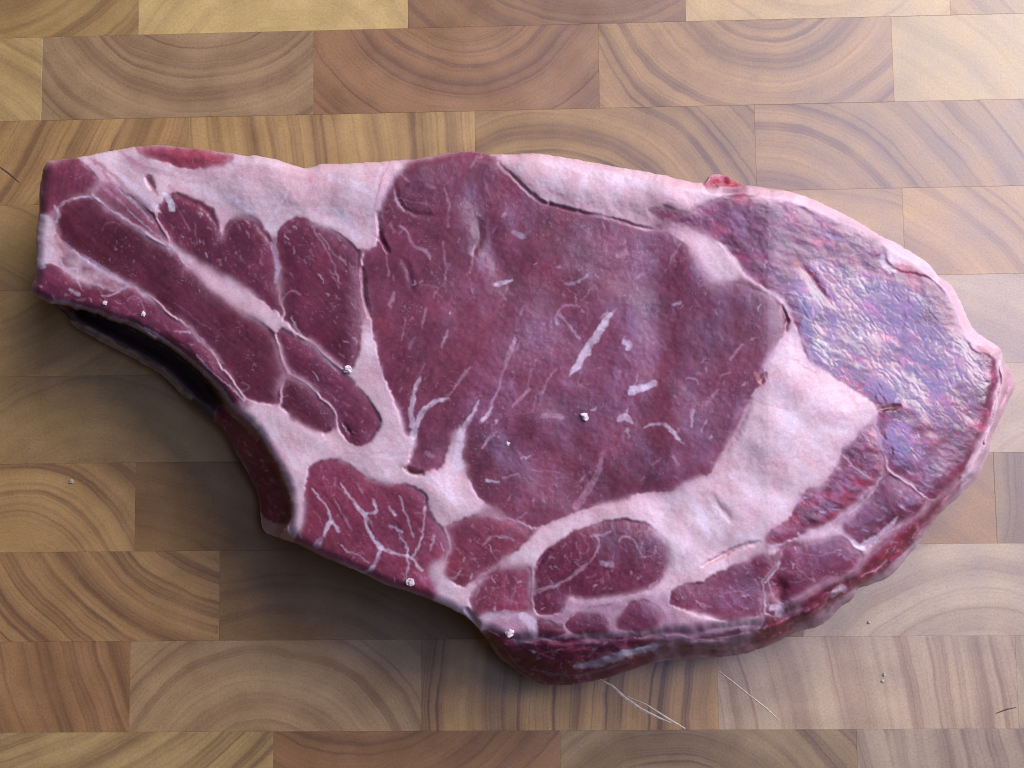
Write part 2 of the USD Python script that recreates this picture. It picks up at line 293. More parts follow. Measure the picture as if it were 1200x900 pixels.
# ---- regions: (name, colour, polygon); everything else on the face is fat
PURP, DEEP, ROSE, REDM, BLOOD = (0.152, 0.036, 0.062), (0.098, 0.019, 0.034), (0.190, 0.042, 0.066), (0.215, 0.030, 0.050), (0.30, 0.05, 0.075)
MUS = [
 ('eye_muscle', PURP, [(481,184),(500,182),(537,176),(562,175),(579,181),(592,198),(607,211),(622,226),(640,238),(675,246),(707,253),(737,261),(762,268),(780,269),(792,276),(805,288),(817,301),(827,322),(838,330),(865,331),(882,336),(897,344),(914,357),(923,372),(921,388),(910,405),(899,420),(897,437),(898,452),(886,453),(880,462),(872,487),(862,512),(848,525),(842,542),(825,560),(807,566),(785,577),(750,578),(725,589),(690,594),(670,604),(657,610),(640,616),(626,620),(610,613),(590,606),(575,595),(557,580),(551,568),(547,557),(542,540),(541,520),(543,504),(534,506),(530,516),(524,532),(514,552),(500,552),(488,556),(474,551),(480,540),(484,522),(487,512),(476,513),(473,502),(468,490),(458,460),(448,437),(440,412),(436,385),(432,362),(427,330),(425,312),(424,300),(430,292),(440,288),(444,268),(443,250),(450,225),(462,206)]),
 ('cap_muscle', (0.165,0.042,0.075), [(757,245),(780,242),(805,250),(830,240),(845,231),(865,227),(887,232),(912,241),(932,240),(955,252),(987,262),(1010,271),(1031,283),(1036,297),(1040,310),(1052,318),(1075,322),(1088,328),(1101,340),(1116,358),(1125,385),(1130,400),(1143,414),(1166,420),(1169,440),(1164,465),(1157,500),(1150,515),(1135,537),(1122,562),(1107,580),(1092,590),(1070,570),(1052,558),(1040,548),(1033,530),(1029,505),(1027,490),(1029,478),(1015,466),(1000,455),(985,447),(965,436),(952,424),(943,408),(937,388),(927,372),(917,352),(900,338),(880,326),(872,318),(862,303),(850,290),(835,278),(815,268),(795,262),(775,255)]),
 ('cap_muscle', (0.165,0.030,0.055), [(1027,497),(1010,502),(1003,516),(985,522),(988,533),(976,556),(966,570),(942,578),(932,592),(925,612),(898,622),(896,640),(912,638),(932,630),(962,616),(992,600),(1010,583),(1030,560),(1037,551),(1033,525)]),
 ('lower_muscle', (0.150,0.028,0.055), [(1038,557),(1052,561),(1068,573),(1088,588),(1078,602),(1062,612),(1047,617),(1030,628),(1018,637),(1006,640),(996,626),(984,617),(1002,604),(1022,586)]),
 ('lower_muscle', (0.155,0.026,0.050), [(920,643),(950,637),(985,631),(996,638),(1007,650),(1010,660),(992,676),(966,683),(950,691),(936,700),(922,708),(908,706),(903,690),(897,680),(905,671),(912,660),(915,650)]),
 ('lower_muscle', (0.150,0.026,0.050), [(785,708),(788,692),(805,687),(825,685),(850,671),(875,657),(892,650),(906,655),(910,662),(900,672),(892,680),(896,692),(895,706),(891,718),(876,722),(860,726),(840,723),(820,718),(806,711)]),
 ('lower_muscle', (0.095,0.018,0.036), [(893,652),(906,657),(912,655),(916,648),(922,650),(916,662),(905,673),(899,682),(905,692),(911,707),(922,709),(936,702),(938,712),(915,724),(900,722),(895,706),(894,690),(890,680),(899,671),(909,661)]),
 ('edge_muscle', REDM, [(1120,566),(1112,580),(1098,600),(1082,620),(1064,640),(1047,656),(1022,677),(992,692),(962,716),(932,736),(907,750),(890,757),(878,752),(893,736),(903,718),(925,710),(942,699),(966,686),(1000,673),(1013,657),(1032,640),(1052,620),(1074,604),(1094,588)]),
 ('lower_muscle', (0.195,0.040,0.062), [(523,618),(550,608),(575,604),(592,607),(608,613),(622,622),(616,632),(602,644),(577,661),(556,677),(545,685),(530,681),(521,670),(528,655),(528,642),(526,628)]),
 ('lower_muscle', (0.135,0.025,0.050), [(636,655),(650,641),(672,627),(695,617),(720,611),(745,612),(766,622),(776,633),(781,650),(780,667),(770,682),(755,691),(735,696),(710,700),(690,704),(680,699),(665,695),(662,704),(650,717),(630,719),(624,700),(627,670)]),
 ('lower_muscle', (0.185,0.034,0.058), [(555,696),(575,673),(591,667),(620,664),(623,690),(624,713),(600,720),(575,716),(558,721),(552,708)]),
 ('lower_muscle', (0.130,0.024,0.048), [(720,727),(735,713),(750,706),(765,710),(777,720),(772,732),(760,739),(740,737),(725,735)]),
 ('lower_muscle', (0.140,0.026,0.050), [(662,732),(672,722),(688,716),(708,719),(717,734),(710,744),(690,745),(670,741)]),
 ('lower_muscle', (0.120,0.020,0.042), [(629,727),(640,731),(662,737),(655,744),(638,749),(628,741)]),
 ('edge_muscle', (0.125,0.016,0.036), [(566,742),(585,739),(598,744),(605,757),(632,754),(662,750),(698,750),(740,749),(774,745),(768,756),(725,761),(695,770),(676,777),(682,785),(708,781),(735,774),(755,764),(772,762),(760,778),(730,790),(675,806),(637,808),(600,790),(575,765)]),
 ('rib_muscle', (0.185,0.034,0.060), [(361,580),(361,562),(368,547),(390,541),(412,549),(424,561),(440,569),(475,570),(494,581),(500,600),(507,613),(512,623),(526,630),(526,646),(514,652),(500,664),(502,676),(510,690),(504,702),(490,699),(450,690),(400,668),(370,654),(346,640),(350,630),(360,615)]),
 ('bone_meat', (0.24,0.036,0.066), [(300,504),(315,526),(325,551),(335,573),(343,595),(340,612),(328,612),(311,604),(300,585),(285,545),(268,508),(250,490),(262,474),(280,491)]),
 ('rib_muscle', DEEP, [(88,234),(105,231),(120,242),(145,256),(167,272),(190,290),(212,306),(232,323),(252,341),(275,357),(292,369),(308,379),(320,391),(326,410),(331,427),(332,442),(327,457),(330,472),(317,471),(300,466),(287,462),(272,447),(262,430),(250,413),(240,396),(225,381),(205,369),(190,357),(175,346),(155,333),(132,318),(110,304),(92,292),(76,284),(68,264),(66,250),(74,240)]),
 ('rib_muscle', DEEP, [(334,444),(348,446),(362,456),(375,469),(386,481),(390,491),(385,505),(374,505),(355,497),(341,487),(332,473),(329,458)]),
 ('rib_muscle', (0.125,0.026,0.052), [(325,382),(340,387),(350,397),(362,405),(375,415),(390,427),(400,437),(412,452),(425,465),(436,477),(442,492),(437,510),(422,520),(410,515),(401,502),(397,485),(391,474),(376,461),(362,448),(350,440),(338,430),(328,415)]),
 ('rib_muscle', (0.120,0.025,0.048), [(329,270),(338,259),(355,258),(370,266),(385,272),(400,281),(411,291),(420,298),(421,325),(422,345),(424,362),(420,378),(417,400),(414,425),(402,430),(390,421),(375,408),(361,396),(350,387),(336,375),(330,358),(328,335),(329,315),(326,295)]),
 ('rib_muscle', (0.125,0.026,0.048), [(200,229),(212,230),(237,241),(250,252),(255,268),(258,284),(264,285),(266,268),(270,260),(280,256),(296,260),(310,272),(318,284),(323,303),(324,330),(326,350),(333,372),(312,358),(290,341),(270,326),(250,319),(225,301),(207,286),(194,271),(184,256),(190,243)]),
 ('rib_muscle', (0.150,0.034,0.058), [(40,180),(92,188),(104,200),(112,212),(105,222),(98,230),(84,231),(72,240),(60,248),(40,250)]),
 ('rib_muscle', (0.24,0.085,0.115), [(122,214),(140,226),(160,240),(175,253),(190,272),(198,284),(180,279),(160,265),(140,250),(120,238),(112,228)]),
 ('bone_meat', (0.125,0.024,0.046), [(48,313),(62,310),(75,319),(95,334),(117,341),(140,345),(152,338),(172,349),(190,362),(207,377),(222,392),(240,410),(258,432),(275,453),(284,468),(276,478),(262,462),(246,443),(228,425),(206,406),(180,391),(150,377),(120,366),(98,360),(75,354),(38,352),(30,340),(40,325)]),
 ('edge_muscle', BLOOD, [(158,168),(190,164),(225,170),(266,177),(273,187),(250,192),(225,196),(197,189),(170,182)]),
 ('edge_muscle', (0.42,0.07,0.08), [(826,221),(826,200),(840,196),(856,202),(872,214),(866,218),(845,216)]),
]
BONE = [(60,356),(75,357),(100,364),(130,373),(160,386),(190,401),(212,416),(230,431),(250,451),(265,471),(280,489),(268,506),(240,492),(195,452),(150,424),(80,390),(60,370)]

lab = np.full((H, W), -1)
FATC = np.array((0.61, 0.41, 0.41))
col = np.broadcast_to(FATC, (H, W, 3)).copy()
inm = np.zeros((H, W))
rel = np.zeros((H, W))
for k, (nm, c, poly) in enumerate(MUS):
    m = inside(poly) & S & (lab < 0)
    lab[m] = k
best, second, who = np.full((H, W), 99.0), np.full((H, W), 99.0), np.full((H, W), -1)
for k in range(len(MUS)):
    m = lab == k
    if not m.any(): continue
    ys, xs = np.where(m); b = (slice(max(ys.min() - 14, 0), ys.max() + 15), slice(max(xs.min() - 14, 0), xs.max() + 15))
    d = ndimage.distance_transform_edt(~m[b])
    nb = d < best[b]
    second[b] = np.where(nb, best[b], np.minimum(second[b], d)); who[b] = np.where(nb, k, who[b]); best[b] = np.minimum(best[b], d)
GROW = {'rib_muscle': 4.4, 'lower_muscle': 3.8, 'cap_muscle': 1.6, 'edge_muscle': 3.2, 'bone_meat': 3.0, 'eye_muscle': 1.0}
STRIP = inside([(200,287),(225,303),(250,319),(270,326),(290,340),(312,357),(335,377),(352,394),(340,393),(320,390),(300,375),(275,358),(252,342),(232,323),(212,305)])
gk = np.array([GROW[m[0]] for m in MUS] + [0.0])[who]
add = (lab < 0) & S & (best < gk) & (second - best > 0.6 + 3.0 * (NZ(14, 2, 12) + .25))
lab[add & ~STRIP] = who[add & ~STRIP]
dmus = np.minimum(best, 30)
gS, gO = ndimage.gaussian_filter(dS, 3), ndimage.gaussian_filter(dO, 3)
tt = np.where(Fc, 1.0, gS / np.maximum(gS + gO, 1e-6))
layer = fbm(np.stack([tt * 5 + 1.2 * NZ(30, 2, 151), (uu - vv) / 55, uu * 0], -1), 4, 153)
tone = 1 + 0.85 * NZ(40, 4, 3) + 0.35 * NZ(7, 3, 5)
warm = NZ(55, 3, 9)
SOFTMIX = sstep(NZ(32, 3, 8), -.12, .16) * .9
ANG = {0: 112, 1: 50, 2: 45, 3: 40, 4: 25, 5: 25, 6: 60, 7: 140, 8: 35, 9: 100, 10: 90, 11: 30, 12: 20, 13: 10, 14: 165, 15: 55, 16: 60, 17: 40, 18: 45, 19: 45, 20: 55, 21: 55, 22: 100, 23: 42, 24: 35}
for k, (nm, c, poly) in enumerate(MUS):
    m = lab == k
    if not m.any(): continue
    ys, xs = np.where(m); b = (slice(max(ys.min() - 8, 0), ys.max() + 9), slice(max(xs.min() - 8, 0), xs.max() + 9))
    mf = m[b].astype(float); sm = SOFTMIX[b]
    soft = ndimage.gaussian_filter(mf, 0.8) * (1 - sm) + ndimage.gaussian_filter(mf, 3.2) * sm
    d = ndimage.distance_transform_edt(m[b])
    cc = np.array(c)[None, None] * tone[b][..., None] * np.stack([1 + .25 * warm[b], 1 - .1 * warm[b], 1 - .25 * warm[b]], -1)
    t_ = math.radians(ANG.get(k, 45)); a2, b2 = (uu * math.cos(t_) + vv * math.sin(t_))[b], (-uu * math.sin(t_) + vv * math.cos(t_))[b]
    fibre = fbm(np.stack([a2 / 22, (b2 + 6 * NZ(24, 2, 67)[b]) / 3.2, a2 * 0 + k], -1), 3, 69)[..., None] - .5
    cc = cc * np.array((0.98, 0.86, 0.84)) * (1 + (.35 if nm == 'eye_muscle' else .65) * fibre)
    if nm == 'cap_muscle':
        a1, b1 = (uu * .94 + vv * .34)[b], (-uu * .34 + vv * .94)[b]
        fb = fbm(np.stack([a1 / 20, b1 / 9, a1 * 0], -1), 4, 63)[..., None] - .5
        cc = cc * np.clip(1 + 1.1 * fb, .45, 1.8) * np.where(fb > .12, np.array((1.25, 1.0, 1.0)), 1.0)
    # a thin paler membrane just inside each muscle's edge
    rim = np.exp(-d / 5.0)[..., None] * (0.45 + .9 * NZ(25, 2, 6)[b][..., None]).clip(0, .8)
    cc = cc * (1 - rim) + rim * np.array((0.30, 0.085, 0.125))
    col[b] = col[b] * (1 - soft[..., None]) + cc * soft[..., None]
    inm[b] = np.maximum(inm[b], soft)
    amp = {'eye_muscle': 0.45, 'cap_muscle': 0.5}.get(nm, 0.5)
    rel[b] += m[b] * amp * (1 - np.exp(-(d / 10.0) ** 1.4))
fatness = 1 - inm
blush = 0.6 * np.exp(-np.clip(dmus - 2, 0, 99) / (3.5 + 5 * np.clip(NZ(30, 2, 44) + .3, 0, 1))) * fatness
col = col * (1 - blush[..., None]) + blush[..., None] * np.array((0.48, 0.235, 0.29))
# pink and greyish flush in the fat
pk = np.clip(sstep(NZ(26, 4, 41), -0.06, 0.22) + .5 * sstep(uu, 560, 620) * sstep(vv, 300, 260), 0, 1) * fatness
col = col * (1 - .55 * pk[..., None]) + .55 * pk[..., None] * np.array((0.58, 0.31, 0.315))
wt = sstep(NZ(18, 3, 43), 0.02, 0.3) * fatness
col = col * (1 - .45 * wt[..., None]) + .45 * wt[..., None] * np.array((0.68, 0.54, 0.54))
col *= (1 + fatness * 0.08 * NZ(3.5, 2, 47))[..., None]
thin = (sstep(best + second, 19, 10) * fatness * (1 - .85 * ndimage.gaussian_filter(STRIP.astype(float), 2)) * (0.85 + 1.4 * NZ(16, 3, 57)).clip(0.15, 1))[..., None]
col = col * (1 - thin) + thin * np.array((0.25, 0.085, 0.115))
low = (ndimage.gaussian_filter(inside([(560,722),(625,716),(665,698),(700,704),(755,694),(782,690),(800,722),(860,735),(900,735),(880,760),(600,760)], 1).astype(float), 5) * fatness * (.95 + 1.2 * NZ(14, 3, 59)).clip(.2, 1))[..., None]
col = col * (1 - low) + low * np.array((0.36, 0.18, 0.225))
bone_side = (uu < 350) & (vv < 640)
# thin membrane between the rib fingers and the bone, and the trimmed side below
memb = ndimage.gaussian_filter((inside([(92,290),(110,302),(135,320),(160,336),(190,355),(215,372),(240,395),(262,428),(285,462),(300,470),(290,480),(270,470),(245,440),(215,402),(180,372),(140,345),(100,325),(60,305)], 1) & (lab < 0)).astype(float), 2)
memb = np.maximum(memb, sstep(dO, 0, 5) * S * sstep(uu, 545, 580) * (1 - 0.55 * sstep(uu, 960, 1040)))
memb = (memb * fatness * (0.62 + 0.9 * NZ(9, 3, 53)).clip(0, 1))[..., None]
lc_ = np.where((Fc | bone_side)[..., None], np.array((0.21, 0.055, 0.082)), np.array((0.16, 0.024, 0.045)) + (np.array((0.40, 0.22, 0.25)) - np.array((0.16, 0.024, 0.045))) * sstep(layer, .42, .70)[..., None])
col = col * (1 - memb) + memb * lc_
# silverskin and bone of the rib hollow, its shade painted into the colour
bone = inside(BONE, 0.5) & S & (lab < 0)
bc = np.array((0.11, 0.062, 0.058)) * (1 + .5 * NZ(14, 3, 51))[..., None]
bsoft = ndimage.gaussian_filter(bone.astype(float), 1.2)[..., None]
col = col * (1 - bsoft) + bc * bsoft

PATCH = NZ(7, 3, 61)
def paint(pts, ws, c, a=1.0, **k):
    s, m = stroke(pts, ws, **k)
    m = (m * a * (0.72 + 1.1 * PATCH[s]).clip(.25, 1))[..., None]
    col[s] = col[s] * (1 - m) + np.asarray(c) * m

WHT, PNK, GRY = (0.66, 0.52, 0.57), (0.47, 0.25, 0.31), (0.40, 0.30, 0.36)
VE = [
 # marbling of the eye
 ([(717,366),(711,374),(708,381),(701,388),(698,397),(691,403),(689,412),(682,418),(679,428),(672,432),(667,440)], [3,6,10,7,10,8,11,7,9,5,1], WHT, .95),
 ([(653,379),(650,370),(658,360),(668,357),(680,358)], [3,3,3,2,1.5], PNK, .8), ([(656,368),(668,382),(679,396)], 3, PNK, .9),
 ([(716,368),(722,360)], [3,1], PNK, .7), ([(712,362),(708,368)], 2, PNK, .6), ([(730,400),(738,402),(735,409)], [3,8,3], WHT, .8),
 ([(741,459),(752,455),(766,450)], [10,8,7], WHT, .9), ([(744,455),(748,435)], [3,1], PNK, .7), ([(724,492),(732,487),(740,494)], [5,7,4], WHT, .8), ([(732,488),(736,480)],[4,1],WHT,.7),
 ([(755,502),(765,495),(778,497),(788,505),(794,514),(800,519)], [1,3,4.5,5,4,1], WHT, .8),
 ([(605,395),(598,410),(594,425),(586,450),(580,465),(572,483),(561,496)], [3,6,4,2.2,3,6,2], PNK, .9), ([(575,478),(564,492)], [3,5], WHT, .7), ([(610,400),(604,410)], 2.5, PNK, .7),
 ([(620,456),(612,465),(600,476)], [4,4,2], PNK, .85), ([(622,433),(617,456)], [1,2.5], PNK, .6), ([(650,433),(640,448),(636,459)], [2.5,1.5,3], PNK, .7), ([(628,421),(625,429)],1.5,PNK,.6),
 ([(634,489),(648,485),(660,489)], [4,8,5], PNK, .6), ([(581,506),(572,517),(565,526)], [1.5,4,2], PNK, .85), ([(562,470),(552,490),(543,508)], [1,2,3], PNK, .9),
 ([(552,430),(540,446),(530,456)], [3,3,1], PNK, .75), ([(525,387),(518,406)], [2,4], PNK, .8), ([(547,432),(530,460),(518,468),(505,472)],[1.5,2,3,4],PNK,.7),
 ([(707,530),(700,555),(690,575),(676,593)], [2,6,8,10], PNK, .65), ([(570,562),(578,564),(585,566)], [3,3,1.5], WHT, .8), ([(590,560),(606,554)], [3,1.5], PNK, .6), ([(685,556),(680,563)],[3,5],PNK,.6),
 ([(870,404),(862,412),(855,421)], [2,3,4], PNK, .8), ([(842,456),(830,471)], [2.5,5], PNK, .7), ([(845,440),(856,437)], 2, PNK, .7), ([(803,443),(815,443),(818,450)], 2, PNK, .7), ([(828,490),(822,505)],[3,2],PNK,.5),
 ([(765,545),(775,537)], 3, PNK, .55), ([(790,535),(795,545)], 4, PNK, .5), ([(812,480),(810,500)], 3, WHT, .5),
 ([(600,271),(611,277)], [4,6], GRY, .8), ([(581,333),(590,331),(599,328)], [6,5,3], WHT, .8), ([(587,340),(593,352)], 2, PNK, .6), ([(662,333),(680,330),(689,321)], [1.5,4,2], GRY, .8), ([(693,338),(682,352)], 1.3, PNK, .7),
 ([(722,300),(732,295)], [3,8], PNK, .6), ([(746,325),(752,321)], 4, PNK, .6), ([(797,286),(788,300),(785,309)], [2.5,2,2], PNK, .7), ([(790,356),(797,354)], [3,5], GRY, .8), ([(704,372),(712,366)], [3,4], WHT, .6),
 ([(614,360),(610,370)],2,PNK,.5), ([(738,345),(736,355)],2,PNK,.4),
 ([(468,264),(480,274),(484,289),(497,291),(503,304)], [2,3,4,5,2], PNK, .8), ([(456,262),(462,272)], 2.5, PNK, .7), ([(522,222),(528,240),(525,266)], [1.5,3,2], PNK, .55), ([(519,284),(523,312)], [3,1.5], PNK, .6), ([(556,288),(551,318)], [2,3.5], PNK, .55),
 ([(450,292),(456,322)], [1.5,2.5], PNK, .6), ([(461,344),(457,358)], [3,5], PNK, .75), ([(500,361),(495,384)], [3,2], PNK, .6), ([(552,196),(560,184)], 2, PNK, .6), ([(568,212),(574,234)], 2.5, PNK, .5), ([(470,205),(478,212)], 3, PNK, .5), ([(500,216),(507,220)],4,PNK,.5),
 ([(486,395),(480,408)], [2,4], PNK, .5), ([(475,376),(471,398)], 2, PNK, .45), ([(495,440),(487,452),(482,478),(482,498)], [1.5,4,6,8], WHT, .8), ([(526,466),(508,470),(496,482),(488,498),(484,512)], [2,5,6,8,9], WHT, .85),
 ([(562,470),(548,492),(541,506),(538,520),(536,545)], [1.5,2.5,5,8,14], WHT, .95), ([(540,498),(538,508)],[2,4],WHT,.8),
 # rib side
 ([(88,232),(104,228),(115,235),(122,241),(140,252),(160,267),(170,275)], [2,2,2.4,2,2,2.5,3], WHT, .9), ([(168,238),(176,252),(186,266),(198,283)], 2.2, PNK, .8),
 ([(170,272),(190,284),(207,296),(222,306)], [2,3,4,6], WHT, .7), ([(342,372),(350,387),(361,401),(375,414),(385,423),(398,438)], [2.2,1.8,1.8,2.5,2,1.2], WHT, .7),
 ([(318,284),(322,300),(325,315),(322,332)], [4,5,5,3], GRY, .9), ([(352,345),(338,339),(331,352),(330,364)], [1.5,2,2,1.5], PNK, .6), ([(366,264),(378,285),(390,305),(398,332)], [2,2,1.6,1.2], PNK, .65), ([(385,290),(405,310)], 1.6, PNK, .5), ([(375,272),(386,292)],1.5,WHT,.4),
 ([(70,305),(80,317),(92,311),(90,325),(95,336)], [3,3,3,2,1.2], WHT, .8), ([(107,320),(112,334),(119,344)], 1.8, PNK, .6), ([(119,347),(130,347),(142,341),(152,335),(170,346),(183,357),(208,373)], [2,2,2.5,3,2.5,2,1.5], WHT, .7),
 ([(83,340),(92,345)], [3,5], WHT, .7), ([(150,352),(156,346),(166,350),(170,366)], 1.6, PNK, .6), ([(95,300),(112,308),(135,325),(150,335)],[8,8,6,3],GRY,.7), ([(205,388),(222,391)], 2.5, WHT, .8), ([(224,386),(240,399),(250,414),(263,426)], 1.8, PNK, .7), ([(231,417),(250,437),(265,450),(286,468)], [1.5,2.2,2.2,3], WHT, .7), ([(284,448),(294,452),(290,458),(280,458)], 1.3, PNK, .6),
 ([(58,292),(54,300),(50,312)], [8,12,8], WHT, .6), ([(63,243),(70,252),(66,262)], [3,6,3], WHT, .6), ([(70,270),(66,285),(80,296)], [5,9,7], (0.35,0.10,0.10), .7),
 ([(205,355),(240,382)],1.2,PNK,.3), ([(120,270),(122,262),(135,260)],1.3,PNK,.3),
 ([(130,212),(155,235),(180,262)], [3,5,2], WHT, .6), ([(138,204),(165,225),(188,248)], [5,9,3], WHT, .85), ([(150,246),(175,268),(202,289)], 2.2, WHT, .6), ([(112,208),(128,226),(150,243)], [4,4,2], PNK, .8), ([(205,238),(214,255),(222,270)],1.4,PNK,.5), ([(228,262),(230,285)],1.3,PNK,.5),
 ([(72,353),(100,363),(130,372),(160,385),(190,400),(212,415),(230,430),(250,450),(265,470),(282,492),(300,508)], [4,7,9,10,10,10,10,9,9,10,12], (0.36,0.25,0.275), .85), ([(82,378),(112,394),(150,414),(185,433),(205,450),(225,467)], [6,9,9,9,7,4], (0.55,0.45,0.43), .9), ([(160,380),(190,396),(214,412)],[2,3,2],WHT,.6),  # pale lower lip of bone, colour lifted to look lit within the shadow
 ([(75,287),(95,303),(120,318),(140,330)], [7,7,5,3], (0.42,0.26,0.31), .6),
 ([(106,186),(120,194),(134,206),(146,220),(158,234)], [3,5,4,5,2], (0.30,0.085,0.125), .7), ([(140,178),(155,188),(170,196),(188,204)], [2,5,6,2], (0.42,0.16,0.21), .6), ([(118,182),(140,190),(160,202),(172,222)], [2,4,3,1.5], WHT, .8), ([(180,198),(200,206),(222,212),(246,214)], [2,4,5,2], (0.45,0.2,0.24), .5),
 ([(205,196),(230,204),(262,206),(290,200)], [3,9,12,5], (0.50,0.26,0.29), .55), ([(290,195),(320,200),(350,206),(378,210)], [5,12,14,6], (0.52,0.27,0.28), .55), ([(385,205),(410,215),(432,225)], [4,9,5], WHT, .7), ([(265,228),(285,240),(300,250)], [5,10,6], WHT, .8), ([(395,245),(412,262),(418,280)], [8,14,8], WHT, .85), ([(330,230),(345,240),(358,250)], [4,8,5], (0.42,0.32,0.36), .6),
 ([(215,214),(240,224),(262,238)], [4,8,4], WHT, .75), ([(448,195),(440,215),(436,240),(430,275)], [3,5,6,4], WHT, .75), ([(456,192),(446,212),(441,232)], [1.4,2,1.4], (0.36,0.11,0.14), .7),
 ([(640,190),(690,200),(740,214),(790,226)], [6,12,14,8], WHT, .5), ([(620,215),(660,230),(700,244)], [3,7,4], (0.52,0.25,0.28), .55), ([(905,445),(925,470),(930,505)], [8,14,8], WHT, .6), ([(945,480),(975,490),(1000,488)], [6,16,8], (0.54,0.29,0.31), .6), ([(812,585),(822,605),(830,630)], [5,12,6], WHT, .8), ([(860,560),(890,580),(905,600)], [6,14,6], (0.55,0.33,0.36), .5),
 ([(310,500),(330,520),(345,540)], [5,10,6], WHT, .6), ([(420,530),(450,536),(480,534)], [3,6,4], WHT, .6), ([(500,560),(520,575),(545,590)], [6,12,6], WHT, .6),
 # lower-left muscle
 ([(366,574),(377,585),(386,600),(388,611),(397,622)], [2,2.5,3.5,4.5,4], WHT, .9), ([(386,613),(378,628)], [7,3], WHT, .9), ([(400,566),(410,585),(420,597),(430,605),(429,616),(435,628),(447,641)], [1.5,2,4.5,6,3,3.5,7], WHT, .9),
 ([(430,602),(442,600),(440,592),(436,584)], [4,4,3,1], WHT, .85), ([(447,641),(462,648),(482,653),(495,668)], [5,4,3,3], WHT, .8), ([(447,642),(442,656),(435,668),(425,673),(415,668)], [4,4,5,4,2], WHT, .75), ([(426,650),(416,649),(412,655)], 1.7, PNK, .6),
 ([(467,581),(475,600),(485,629)], [2.5,2,2], WHT, .75), ([(470,630),(477,640),(478,660),(477,678)], 2.2, WHT, .8), ([(498,594),(496,620),(490,642),(484,653)], [3,2.5,2.2,2], WHT, .75), ([(456,594),(463,603)], [2,5], WHT, .8), ([(456,616),(471,622)], [2,5], WHT, .8),
 ([(392,584),(405,610),(413,621)], [1.5,2.5,1.5], PNK, .65), ([(400,640),(410,648),(420,652),(432,660)], 2, WHT, .6), ([(376,632),(372,640)], [6,9], GRY, .6), ([(508,628),(505,640),(503,645)],2.5,WHT,.6), ([(515,636),(520,645)],1.5,WHT,.5),
 ([(392,560),(392,570)], 2, PNK, .5), ([(418,565),(424,577)], 3, PNK, .6), ([(402,570),(404,578)],2,WHT,.5),
 # lower muscles
 ([(697,626),(702,632),(701,645),(692,657),(682,667),(662,682),(637,693),(628,697)], [2,2.5,2.5,2.5,4,3,2.4,1.5], PNK, .85), ([(692,628),(708,628),(716,623)], 2, PNK, .8), ([(727,634),(728,630),(735,627),(744,635),(752,650),(756,653)], 2, PNK, .8), ([(752,652),(767,652),(768,640)], 1.8, PNK, .6), ([(679,640),(680,655)],1.5,PNK,.5), ([(755,634),(752,642)],1.5,PNK,.6),
 ([(683,668),(676,660)],1.5,PNK,.7), ([(705,660),(716,660)], [5,7], GRY, .6), ([(690,676),(697,672)], 2, PNK, .6), ([(770,680),(760,688)],1.5,WHT,.6), ([(728,640),(735,646)],1.5,PNK,.4),
 ([(565,640),(575,630),(587,627),(602,633)], 2.5, PNK, .75), ([(616,601),(605,609)], 2.5, PNK, .7), ([(603,688),(599,708)], 3, PNK, .45), ([(575,692),(590,686)], 1.4, PNK, .4), ([(540,670),(534,678),(528,678)],2,WHT,.6),
 ([(628,693),(660,682)],2,WHT,.5),
 ([(674,780),(690,779),(705,776),(725,770),(738,765)], [3,8,10,8,4], (0.42,0.38,0.44), .9), ([(728,765),(745,763),(760,759),(768,757)], [3,7,9,6], (0.62,0.58,0.64), .95), ([(640,764),(670,759),(700,757),(736,755)], 1.6, PNK, .5), ([(625,784),(650,792),(690,790),(722,780)], 1.8, GRY, .5), ([(575,752),(588,772),(610,790),(640,800)], [3,4,3,2], GRY, .3), ([(592,760),(605,778),(622,790)], 1.4, GRY, .5),
 ([(560,728),(578,719),(598,717),(612,724)], [3,6,6,4], GRY, .7), ([(612,722),(622,728),(626,745)], [10,14,8], WHT, .9), ([(622,738),(632,750)],[4,5],(0.45,0.12,0.14),.6),
 ([(690,711),(705,711),(718,708)], 1.6, DEEP, .6),
 # right side
 ([(985,532),(1000,544),(1013,556)], 2.2, WHT, .7), ([(1026,574),(1005,594),(994,604)], 1.6, WHT, .7), ([(940,648),(960,652),(985,645)], 1.3, PNK, .5), ([(934,666),(945,675),(956,681)], 2.2, PNK, .7), ([(1000,634),(1010,642)],[5,7],WHT,.8), ([(1008,641),(1025,631),(1044,616),(1052,606)], [8,6,4,1.5], WHT, .8),
 ([(896,682),(910,670),(914,658)], 2.6, WHT, .8), ([(920,742),(945,728),(975,713),(1000,704)], 1.8, PNK, .7), ([(1004,690),(1001,700),(995,706)], 2.2, WHT, .9), ([(975,697),(984,689),(990,691)], [6,9,5], WHT, .7), ([(903,713),(916,710),(912,722)], [5,11,5], WHT, .6), ([(1008,676),(1025,668),(1038,657)], 1.6, WHT, .7), ([(960,714),(968,706)], 3, PNK, .6), ([(940,705),(965,688),(985,680)],1.4,PNK,.5),
 ([(958,270),(972,276),(987,283)], [2,5,2], GRY, .6), ([(848,289),(856,291),(867,293)], [3,5,3], PNK, .7), ([(935,290),(960,300),(980,305)], 2, PNK, .4), ([(1034,303),(1040,312),(1048,316)], [10,9,6], WHT, .6),
 ([(1093,404),(1098,409)],4,(0.45,0.25,0.2),.5), ([(1072,425),(1080,431)],4,(0.45,0.25,0.2),.5),
 # marks in the fat
